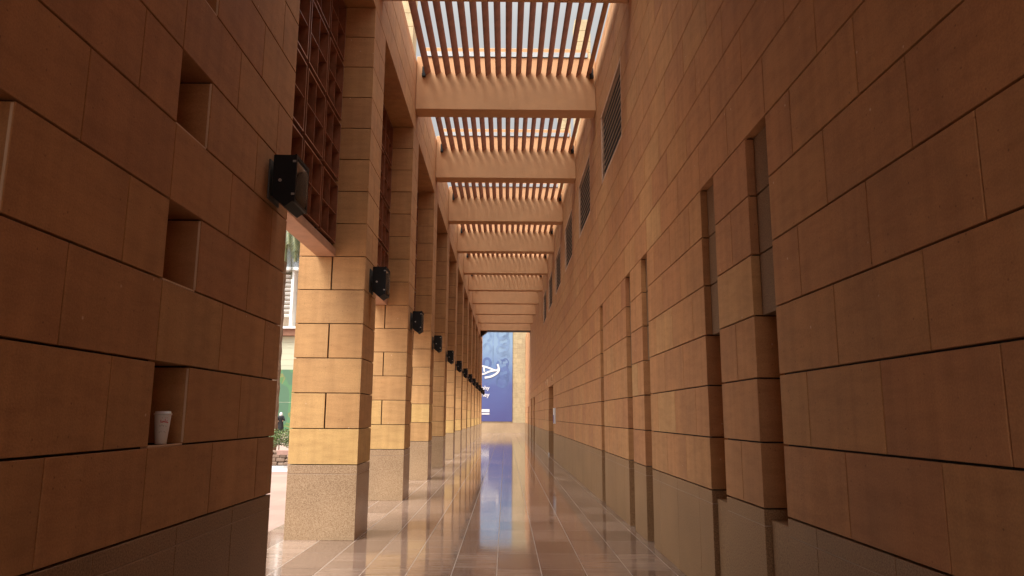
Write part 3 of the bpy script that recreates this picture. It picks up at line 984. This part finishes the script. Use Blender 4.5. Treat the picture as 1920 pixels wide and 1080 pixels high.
# ------------------------------------------------------------------ end wall and banner
YE = 150.6
def end_wall():
    e = empty('stone_wall', U(0, YE + 0.5, -P), 'cream stone wall closing the far end of the passage behind the blue banner', 'wall')
    off = Vector(e.location)
    mb = MB()
    for k in range(0, 24):
        course(mb, -40, 9, k, [], YE, YE + 0.9, axis='x', bond=0.4, ch=CH, tfun=lambda: min(1, max(0, random.gauss(0.5, 0.14))))
    mb.box(U(-39.9, YE + 0.08, 0), U(8.9, YE + 0.85, 23.9), 0.5, 1)
    mb.v = [(Vector(p) - off)[:] for p in mb.v]
    mb.build('wall_face', [CREAM_STONE, plain('cream_joint_filler', (0.38, 0.28, 0.17), 0.9)], e)
    p = plinth(-40, 9, YE, YE + 0.9, axis='x')
    p.v = [(Vector(q) - off)[:] for q in p.v]
    p.build('plinth', [granite('pale_plinth', (0.34, 0.24, 0.15), (0.42, 0.31, 0.20), (0.48, 0.37, 0.25)), MORTAR], e)
end_wall()

def banner():
    YB = YE - 0.10
    x0, x1, k0, k1 = -7.4, 1.36, 0.25, 19.5
    e = empty('banner', U((x0 + x1) / 2, YB, k0), 'tall blue banner with white lettering and loop pattern hung on the far wall', 'banner')
    off = Vector(e.location)
    m, nt, b = newmat('banner_print')
    L = nt.links.new
    t = nt.nodes.new('ShaderNodeTexCoord'); sp = nt.nodes.new('ShaderNodeSeparateXYZ'); L(t.outputs['Object'], sp.inputs[0])
    nz = N(nt, 'ShaderNodeTexNoise', Scale=0.5, Detail=2.0); L(t.outputs['Object'], nz.inputs['Vector'])
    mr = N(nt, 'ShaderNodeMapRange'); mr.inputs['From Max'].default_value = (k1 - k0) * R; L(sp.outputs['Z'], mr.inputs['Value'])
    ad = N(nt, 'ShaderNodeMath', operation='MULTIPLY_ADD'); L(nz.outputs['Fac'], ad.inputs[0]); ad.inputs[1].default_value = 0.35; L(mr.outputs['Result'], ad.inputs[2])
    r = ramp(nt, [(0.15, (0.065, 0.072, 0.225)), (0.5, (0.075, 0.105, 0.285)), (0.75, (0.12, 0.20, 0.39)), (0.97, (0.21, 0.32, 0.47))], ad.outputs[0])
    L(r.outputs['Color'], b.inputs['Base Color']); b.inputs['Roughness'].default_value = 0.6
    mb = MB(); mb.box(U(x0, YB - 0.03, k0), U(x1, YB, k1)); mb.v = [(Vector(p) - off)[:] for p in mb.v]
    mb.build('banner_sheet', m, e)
    # pixel (1920-wide photograph) to wall position, for the printed drawing only
    fpx = 1375.0
    def W(px, py):
        X = (px - 949.2) / fpx * YB * 1.0 + 0.0
        k = EYE + (779.5 - py) / fpx * YB * 1.055
        return X * R - off.x, (k + P) * R - off.z
    yf = -0.03 * R - 0.004
    def stroke(mb, pts, w, yy, hh=0.004):
        # constant-width ribbon through points (already in metres)
        n = len(pts); lft = []; rgt = []
        for i in range(n):
            a = Vector(pts[max(0, i - 1)]); c = Vector(pts[min(n - 1, i + 1)])
            d = (c - a).normalized(); nn = Vector((-d.y, d.x))
            ww = w[i] if isinstance(w, list) else w
            p = Vector(pts[i]); lft.append(p + nn * ww / 2); rgt.append(p - nn * ww / 2)
        for i in range(n - 1):
            mb.prism([tuple(lft[i]), tuple(lft[i + 1]), tuple(rgt[i + 1]), tuple(rgt[i])], 1, yy - hh, yy)
    def smooth(pts, s=6):
        out = []
        P_ = [Vector(p) for p in pts]
        for i in range(len(P_) - 1):
            p0 = P_[max(0, i - 1)]; p1 = P_[i]; p2 = P_[i + 1]; p3 = P_[min(len(P_) - 1, i + 2)]
            for j in range(s):
                t_ = j / s
                out.append(0.5 * ((2 * p1) + (-p0 + p2) * t_ + (2 * p0 - 5 * p1 + 4 * p2 - p3) * t_ ** 2 + (-p0 + 3 * p1 - 3 * p2 + p3) * t_ ** 3))
        out.append(P_[-1])
        return out
    px = 0.0489      # metres on the wall per photo pixel
    # looped chain pattern, paler blue
    pale = [plain('banner_loop_a', (0.085, 0.135, 0.31), 0.6, var=0.25, scale=1.2), plain('banner_loop_b', (0.16, 0.25, 0.41), 0.6, var=0.25, scale=1.2)]
    mb, mb2 = pale
    def ring(m_, cx, cy, rx, ry, w, a0=0, a1=360, yy=yf):
        pts = []
        for i in range(33):
            a = math.radians(a0 + (a1 - a0) * i / 32)
            q = W(cx + rx * math.cos(a), cy - ry * math.sin(a)); pts.append(q)
        q_ = MB(); stroke(q_, pts, w * px, yy); q_.build('printed_loop', m_, e)
    for i, cy in enumerate((720, 706, 692, 678, 664, 650, 636)):
        m_ = mb if i < 3 else mb2
        ring(m_, 942 + (i % 2) * 3, cy, 9.5, 9, 4.2, yy=yf - 0.0012 * i)
        ring(m_, 948, cy - 5, 6, 7, 2.0, -60, 200, yy=yf - 0.009 - 0.0012 * i)
    for i, cy in enumerate((717, 688, 662, 640)):
        m_ = mb if i < 2 else mb2
        ring(m_, 914, cy, 6.5, 8.5, 4.5, -90, 200, yy=yf - 0.0012 * i)
    mb2_ = [W(925, 690), W(925, 618)]
    q_ = MB(); stroke(q_, mb2_, 2.5 * px, yf); q_.build('printed_line', pale[1], e)
    # white calligraphy
    wm = plain('banner_white', (0.72, 0.72, 0.74), 0.6, var=0.03)
    mb = MB()
    yw = yf - 0.024
    for k_, (pp, w) in enumerate([([(903, 692.5), (908, 693.6), (917, 696), (926, 699.5), (931, 700.5), (934.5, 699), (935.5, 695), (933.5, 689.5)], 2.6),
                  ([(930, 700.5), (923, 701.5), (916, 703.5), (909.5, 706.3), (903, 707.5)], 2.6),
                  ([(936, 696), (936.3, 700), (933.5, 704.5), (928, 708.3), (921, 711.5), (910, 713.4)], 3.0),
                  ([(909, 694), (908.5, 699), (909.5, 703)], 2.2)]):
        stroke(mb, smooth([W(*p) for p in pp]), w * 1.2 * px, yw - 0.003 * k_)
    mb.build('white_calligraphy', wm, e)
    # printed words (right ends of two lines of English) and the small logo block
    for txt, (ex, ey), sz in (('phy', (919, 734.2), 0.50), ('ney', (919, 746.5), 0.54)):
        cu = bpy.data.curves.new('lettering', 'FONT'); cu.body = txt; cu.align_x = 'RIGHT'; cu.size = sz; cu.extrude = 0.003; cu.offset = 0.008
        to = bpy.data.objects.new('lettering', cu); S.collection.objects.link(to)
        bpy.context.view_layer.update()
        dg = bpy.context.evaluated_depsgraph_get()
        me = bpy.data.meshes.new_from_object(to.evaluated_get(dg))
        bpy.data.objects.remove(to)
        me.materials.clear(); me.materials.append(wm)
        mo = bpy.data.objects.new('lettering', me); S.collection.objects.link(mo); mo.parent = e
        q = W(ex, ey); mo.location = (q[0], yw, q[1]); mo.rotation_euler = (math.pi / 2, 0, 0)
    mb = MB()
    for (a, b_, c, d) in ((904, 768.3, 919.5, 773.5), (904, 775.2, 919.5, 777.6)):
        p, q = W(a, d), W(c, b_)
        mb.box((p[0], yw - 0.003, p[1]), (q[0], yw, q[1]))
    mb.build('logo_block', wm, e)
banner()

# ------------------------------------------------------------------ court outside on the left
def leaf_cloud(mb, c, r, n, size, rnd, flat=False):
    for _ in range(n):
        while True:
            p = Vector((rnd.uniform(-1, 1), rnd.uniform(-1, 1), rnd.uniform(-1, 1)))
            if p.length <= 1:
                break
        p = Vector((c[0] + p.x * r[0], c[1] + p.y * r[1], c[2] + p.z * r[2]))
        a = Vector((rnd.gauss(0, 1), rnd.gauss(0, 1), rnd.gauss(0, 0.7))).normalized()
        b = a.cross(Vector((rnd.gauss(0, 1), rnd.gauss(0, 1), rnd.gauss(0, 1)))).normalized()
        s = size * rnd.uniform(0.6, 1.3)
        i = len(mb.v)
        mb.v += [tuple(p - a * s), tuple(p + b * s * 0.4), tuple(p + a * s), tuple(p - b * s * 0.4)]
        mb.face([i, i + 1, i + 2, i + 3], rnd.random(), 0)

def leafmat(name, c0, c1, c2):
    m, nt, b = newmat(name)
    at = N(nt, 'ShaderNodeAttribute', attribute_name='tone')
    r = ramp(nt, [(0, c0), (0.5, c1), (1, c2)], at.outputs['Fac'])
    nt.links.new(r.outputs['Color'], b.inputs['Base Color'])
    b.inputs['Roughness'].default_value = 0.5
    b.inputs['Subsurface Weight'].default_value = 0.0
    return m

rnd = random.Random(5)
# hedge with a rubble planter wall
e = empty('clipped_hedge', (-9.5, 24.6, 0), 'green clipped hedge growing behind the rubble planter in the court', 'hedge')
mb = MB()
for i in range(26):
    x = -4.6 + i * 0.36
    leaf_cloud(mb, (x, rnd.uniform(-0.2, 0.5), 0.80 + rnd.uniform(-0.05, 0.03)), (0.34, 0.6, 0.32), 1100, 0.032, rnd)
mb.build('foliage', leafmat('hedge_leaf', (0.03, 0.06, 0.012), (0.07, 0.12, 0.025), (0.17, 0.22, 0.05)), e)
mb = MB()
for i in range(40):
    x = rnd.uniform(-4.6, 4.5); y = rnd.uniform(-0.2, 0.4)
    mb.box((x, y, 0), (x + 0.025, y + 0.025, 0.7))
mb.build('stems', plain('hedge_stem', (0.10, 0.06, 0.03), 0.8), e)
mb = MB()
mb.box((-14.4, 23.25, 0), (-4.8, 23.62, 0.36), 0.5, 1)
for row in range(4):
    x = -14.4
    while x < -4.8:
        w = rnd.uniform(0.12, 0.3); h = rnd.uniform(0.09, 0.13)
        mb.cbox((x + 0.01, 23.14 + rnd.uniform(-0.03, 0.04), row * 0.115 - 0.01 + rnd.uniform(0, 0.01)), (x + w, 23.5, row * 0.115 + h), 0.025, rnd.random(), 0)
        x += w
m, nt, b = newmat('rubble_stone')
at = N(nt, 'ShaderNodeAttribute', attribute_name='tone')
r = ramp(nt, [(0, (0.10, 0.06, 0.04)), (0.5, (0.20, 0.13, 0.09)), (1, (0.33, 0.24, 0.18))], at.outputs['Fac'])
nt.links.new(r.outputs['Color'], b.inputs['Base Color']); b.inputs['Roughness'].default_value = 0.85
tag(mb.build('planter_wall', [m, JOINT]), 'low brown rubble wall edging the planted bed in the court', 'planter wall')
e = empty('stone_bench', (-6.35, 22.3, 0), 'pinkish stone bench in front of the rubble planter in the court', 'bench')
pk = plain('bench_stone', (0.33, 0.19, 0.15), 0.7)
mb = MB(); mb.cbox((-0.42, 0, 0.36), (1.4, 0.45, 0.50), 0.01); mb.build('seat', pk, e)
for x in (0.0, 1.1):
    mb = MB(); mb.cbox((x - 0.1, 0.06, 0), (x + 0.12, 0.39, 0.359), 0.01); mb.build('leg', pk, e)

# mural hoarding
m, nt, b = newmat('mural')
v = obj_coords(nt, (1.1, 1, 0.75))
n1 = N(nt, 'ShaderNodeTexNoise', Scale=0.9, Detail=1.0, Distortion=1.5); nt.links.new(v, n1.inputs['Vector'])
vo = N(nt, 'ShaderNodeTexVoronoi', Scale=0.85, feature='SMOOTH_F1'); nt.links.new(v, vo.inputs['Vector'])
ra = ramp(nt, [(0.0, (0.06, 0.15, 0.05)), (0.46, (0.10, 0.21, 0.07)), (0.48, (0.20, 0.21, 0.07)), (0.54, (0.20, 0.21, 0.07)), (0.56, (0.09, 0.22, 0.10))], n1.outputs['Fac'])
rb_ = ramp(nt, [(0.0, (0, 0, 0)), (0.40, (0, 0, 0)), (0.44, (1, 1, 1))], vo.outputs['Distance'])
c = mixc(nt, (0.08, 0.17, 0.10), ra.outputs['Color'], rb_.outputs['Color'])
nt.links.new(c, b.inputs['Base Color']); b.inputs['Roughness'].default_value = 0.7
e = empty('hoarding', (-24, 66, 0), 'tall green hoarding painted with leaf shapes, behind the court hedge', 'hoarding')
mb = MB()
for i in range(9):
    mb.box((-12 + i * 3.0 + 0.01, 0, 0.1), (-12 + (i + 1) * 3.0 - 0.01, 0.08, 2.6)); mb.box((-12 + i * 3.0 + 0.01, 0, 2.63), (-12 + (i + 1) * 3.0 - 0.01, 0.08, 5.5))
mb.build('board', m, e)
mb = MB()
for i in range(10):
    mb.box((-12 + i * 3.0 - 0.05, 0.09, 0), (-12 + i * 3.0 + 0.05, 0.25, 5.4))
mb.build('post_frame', STEEL, e)

# cream building with a white louvred upper floor
e = empty('cream_building', (-26, 69, 0), 'cream building with brown band and white louvred upper storeys across the court', 'building')
cw = plain('cream_cladding', (0.62, 0.60, 0.44), 0.8, var=0.05, scale=0.4)
mb = MB()
for i in range(16):
    mb.box((-18, 0.0, i * 0.55), (18, 8, i * 0.55 + 0.53), 0.5, 0)
mb.box((-17.9, 0.05, 0), (17.9, 7.9, 8.8), 0.5, 1)
mb.build('lower_wall', [cw, plain('cream_joint', (0.40, 0.38, 0.28), 0.9)], e)
mb = MB(); mb.cbox((-18.4, -0.5, 8.81), (18.4, 8, 9.45), 0.02); mb.build('brown_band', plain('brown_fascia', (0.26, 0.12, 0.07), 0.7), e)
mb = MB(); mb.cbox((-18.2, -0.7, 9.451), (18.2, 8, 9.65), 0.02); mb.build('ledge', WHITE, e)
mb = MB(); mb.box((-17, 1.2, 9.66), (17, 7, 15.0)); mb.build('upper_wall', plain('tan_cream', (0.50, 0.40, 0.30), 0.8), e)  # upper wall in a darker tan cream
mb = MB()
zz = 10.9
while zz < 15.0:
    mb.prism([(0.1, zz), (0.18, zz + 0.03), (0.75, zz - 0.12), (0.70, zz - 0.17)], 0, -17.5, 5.55)
    zz += 0.42
    if abs((zz - 10.9) % 1.68) < 0.1:
        mb.cbox((-17.6, -0.05, zz - 0.12), (5.6, 0.9, zz + 0.28), 0.01); zz += 0.42
mb.build('louvres', WHITE, e)
for x in (5.5, -3, -11, -17.5):
    mb = MB(); mb.cbox((x, -0.1, 9.66), (x + 0.25, 1.15, 15.1), 0.02); mb.build('louvre_post', WHITE, e)
mb = MB(); mb.cbox((-18, -0.3, 15.11), (18, 8, 15.4), 0.02); mb.build('roof', WHITE, e)

# date palm
def palm(x, y, h):
    e = empty('palm_tree', (x, y, 0), 'date palm with drooping fronds showing past the end of the left wall', 'palm tree')
    mb = MB()
    prof = []
    n = 26
    for i in range(n + 1):
        z_ = h * i / n
        prof.append((0.20 - 0.04 * i / n + (0.03 if i % 2 else 0), z_))
    mb.lathe(prof, (0, 0, 0), 12)
    mb.build('trunk', plain('palm_bark', (0.16, 0.10, 0.06), 0.9, var=0.4, scale=8), e)
    mb = MB()
    rn = random.Random(11)
    for i in range(70):
        az = rn.uniform(0, 2 * math.pi); el = rn.uniform(-0.25, 1.25); ln = rn.uniform(2.3, 3.1)
        d = Vector((math.cos(az) * math.cos(el), math.sin(az) * math.cos(el), math.sin(el)))
        p = Vector((0, 0, h - 0.05)); seg = 16; prev = p.copy()
        side = Vector((-math.sin(az), math.cos(az), 0))
        for s_ in range(seg):
            d = (d + Vector((0, 0, -0.115))).normalized()
            q = prev + d * ln / seg
            i0 = len(mb.v)
            w_ = 0.018 * (1 - s_ / seg) + 0.004
            mb.v += [tuple(prev - side * w_), tuple(prev + side * w_), tuple(q + side * w_), tuple(q - side * w_)]
            mb.face([i0, i0 + 1, i0 + 2, i0 + 3], 0.9, 0)
            if s_ > 1:
                up = side.cross(d)
                for sg in (-1, 1):
                    for k_ in range(3):
                        bpt = prev.lerp(q, k_ / 3)
                        ll = 0.42 * math.sin(math.pi * (0.12 + 0.8 * s_ / seg)) * rn.uniform(0.8, 1.1)
                        t_ = (side * sg + d * 0.75 + up * 0.25 + Vector((0, 0, -0.35))).normalized()
                        tip = bpt + t_ * ll
                        wv = d * 0.024
                        i0 = len(mb.v)
                        mb.v += [tuple(bpt - wv), tuple(bpt + wv), tuple(tip)]
                        mb.face([i0, i0 + 1, i0 + 2], rn.random(), 0)
            prev = q
    mb.build('crown', leafmat('palm_leaf', (0.035, 0.055, 0.012), (0.08, 0.10, 0.022), (0.17, 0.16, 0.05)), e)
palm(-9.35, 30.0, 9.6)

# person in a black robe
def person():
    e = empty('person', (-18.65, 62, 0), 'person in a long black robe and pale headscarf carrying a white bag in the court', 'person')
    import bmesh
    J = [(0, 0, 0.95, .13), (0, 0, 1.15, .12), (0, 0, 1.35, .15), (0, 0, 1.45, .06), (0, -0.01, 1.58, .085), (0, -0.01, 1.66, .06),
         (.17, 0, 1.36, .05), (.24, .02, 1.12, .04), (.16, -.16, 1.0, .03), (.14, -.2, .98, .03),
         (-.17, 0, 1.36, .05), (-.24, .02, 1.12, .04), (-.16, -.14, .98, .03), (-.15, -.18, .96, .03),
         (.09, 0, .85, .09), (.09, 0, .48, .06), (.09, .02, .08, .04), (.09, -.12, .03, .03),
         (-.09, 0, .85, .09), (-.09, .05, .48, .06), (-.09, .1, .08, .04), (-.09, -.02, .03, .03)]
    E_ = [(0, 1), (1, 2), (2, 3), (3, 4), (4, 5), (2, 6), (6, 7), (7, 8), (8, 9), (2, 10), (10, 11), (11, 12), (12, 13), (0, 14), (14, 15), (15, 16), (16, 17), (0, 18), (18, 19), (19, 20), (20, 21)]
    me = bpy.data.meshes.new('body'); me.from_pydata([j[:3] for j in J], E_, [])
    o = bpy.data.objects.new('body', me); S.collection.objects.link(o); o.parent = e
    md = o.modifiers.new('skin', 'SKIN'); o.modifiers.new('sub', 'SUBSURF').levels = 1
    for i, j in enumerate(J):
        me.skin_vertices[0].data[i].radius = (j[3], j[3] * 0.85)
    me.skin_vertices[0].data[0].use_root = True
    me.materials.append(plain('skin', (0.45, 0.26, 0.18), 0.6))
    mb = MB()
    mb.lathe([(.30, .05), (.31, .1), (.24, .6), (.19, .95), (.20, 1.15), (.23, 1.32), (.17, 1.42), (.08, 1.47)], (0, 0, 0), 20)
    mb.v = [(x * 1.05, y * 0.8, z_) for x, y, z_ in mb.v]
    for s_ in (-1, 1):
        i = len(mb.v)
        mb.lathe([(.075, 0), (.085, .2), (.07, .35), (.04, .42)], (0, 0, 0), 10)
        for k_ in range(i, len(mb.v)):
            x, y, z_ = mb.v[k_]
            mb.v[k_] = (s_ * (0.29 - z_ * 0.28 + x), y - 0.14 + z_ * 0.32, 1.02 + z_)
    mb.build('robe', plain('black_cloth', (0.010, 0.010, 0.012), 0.8), e, smooth=True)
    mb = MB()
    mb.lathe([(.13, 1.40), (.125, 1.5), (.12, 1.6), (.10, 1.68), (.05, 1.72)], (0, 0.02, 0), 16)
    mb.build('headscarf', plain('pale_cloth', (0.62, 0.58, 0.56), 0.8), e, smooth=True)
    mb = MB(); mb.cbox((-0.36, -0.2, 0.72), (-0.24, 0.05, 1.02), 0.03)
    bgo = mb.build('hand_bag', WHITE, loc=(-18.65, 62, 0)); tag(bgo, 'white bag held by the person in the black robe', 'bag')
    e.rotation_euler = (0, 0, 0.3)
person()
print('faces', sum(len(o.data.polygons) for o in bpy.data.objects if o.type == 'MESH'))
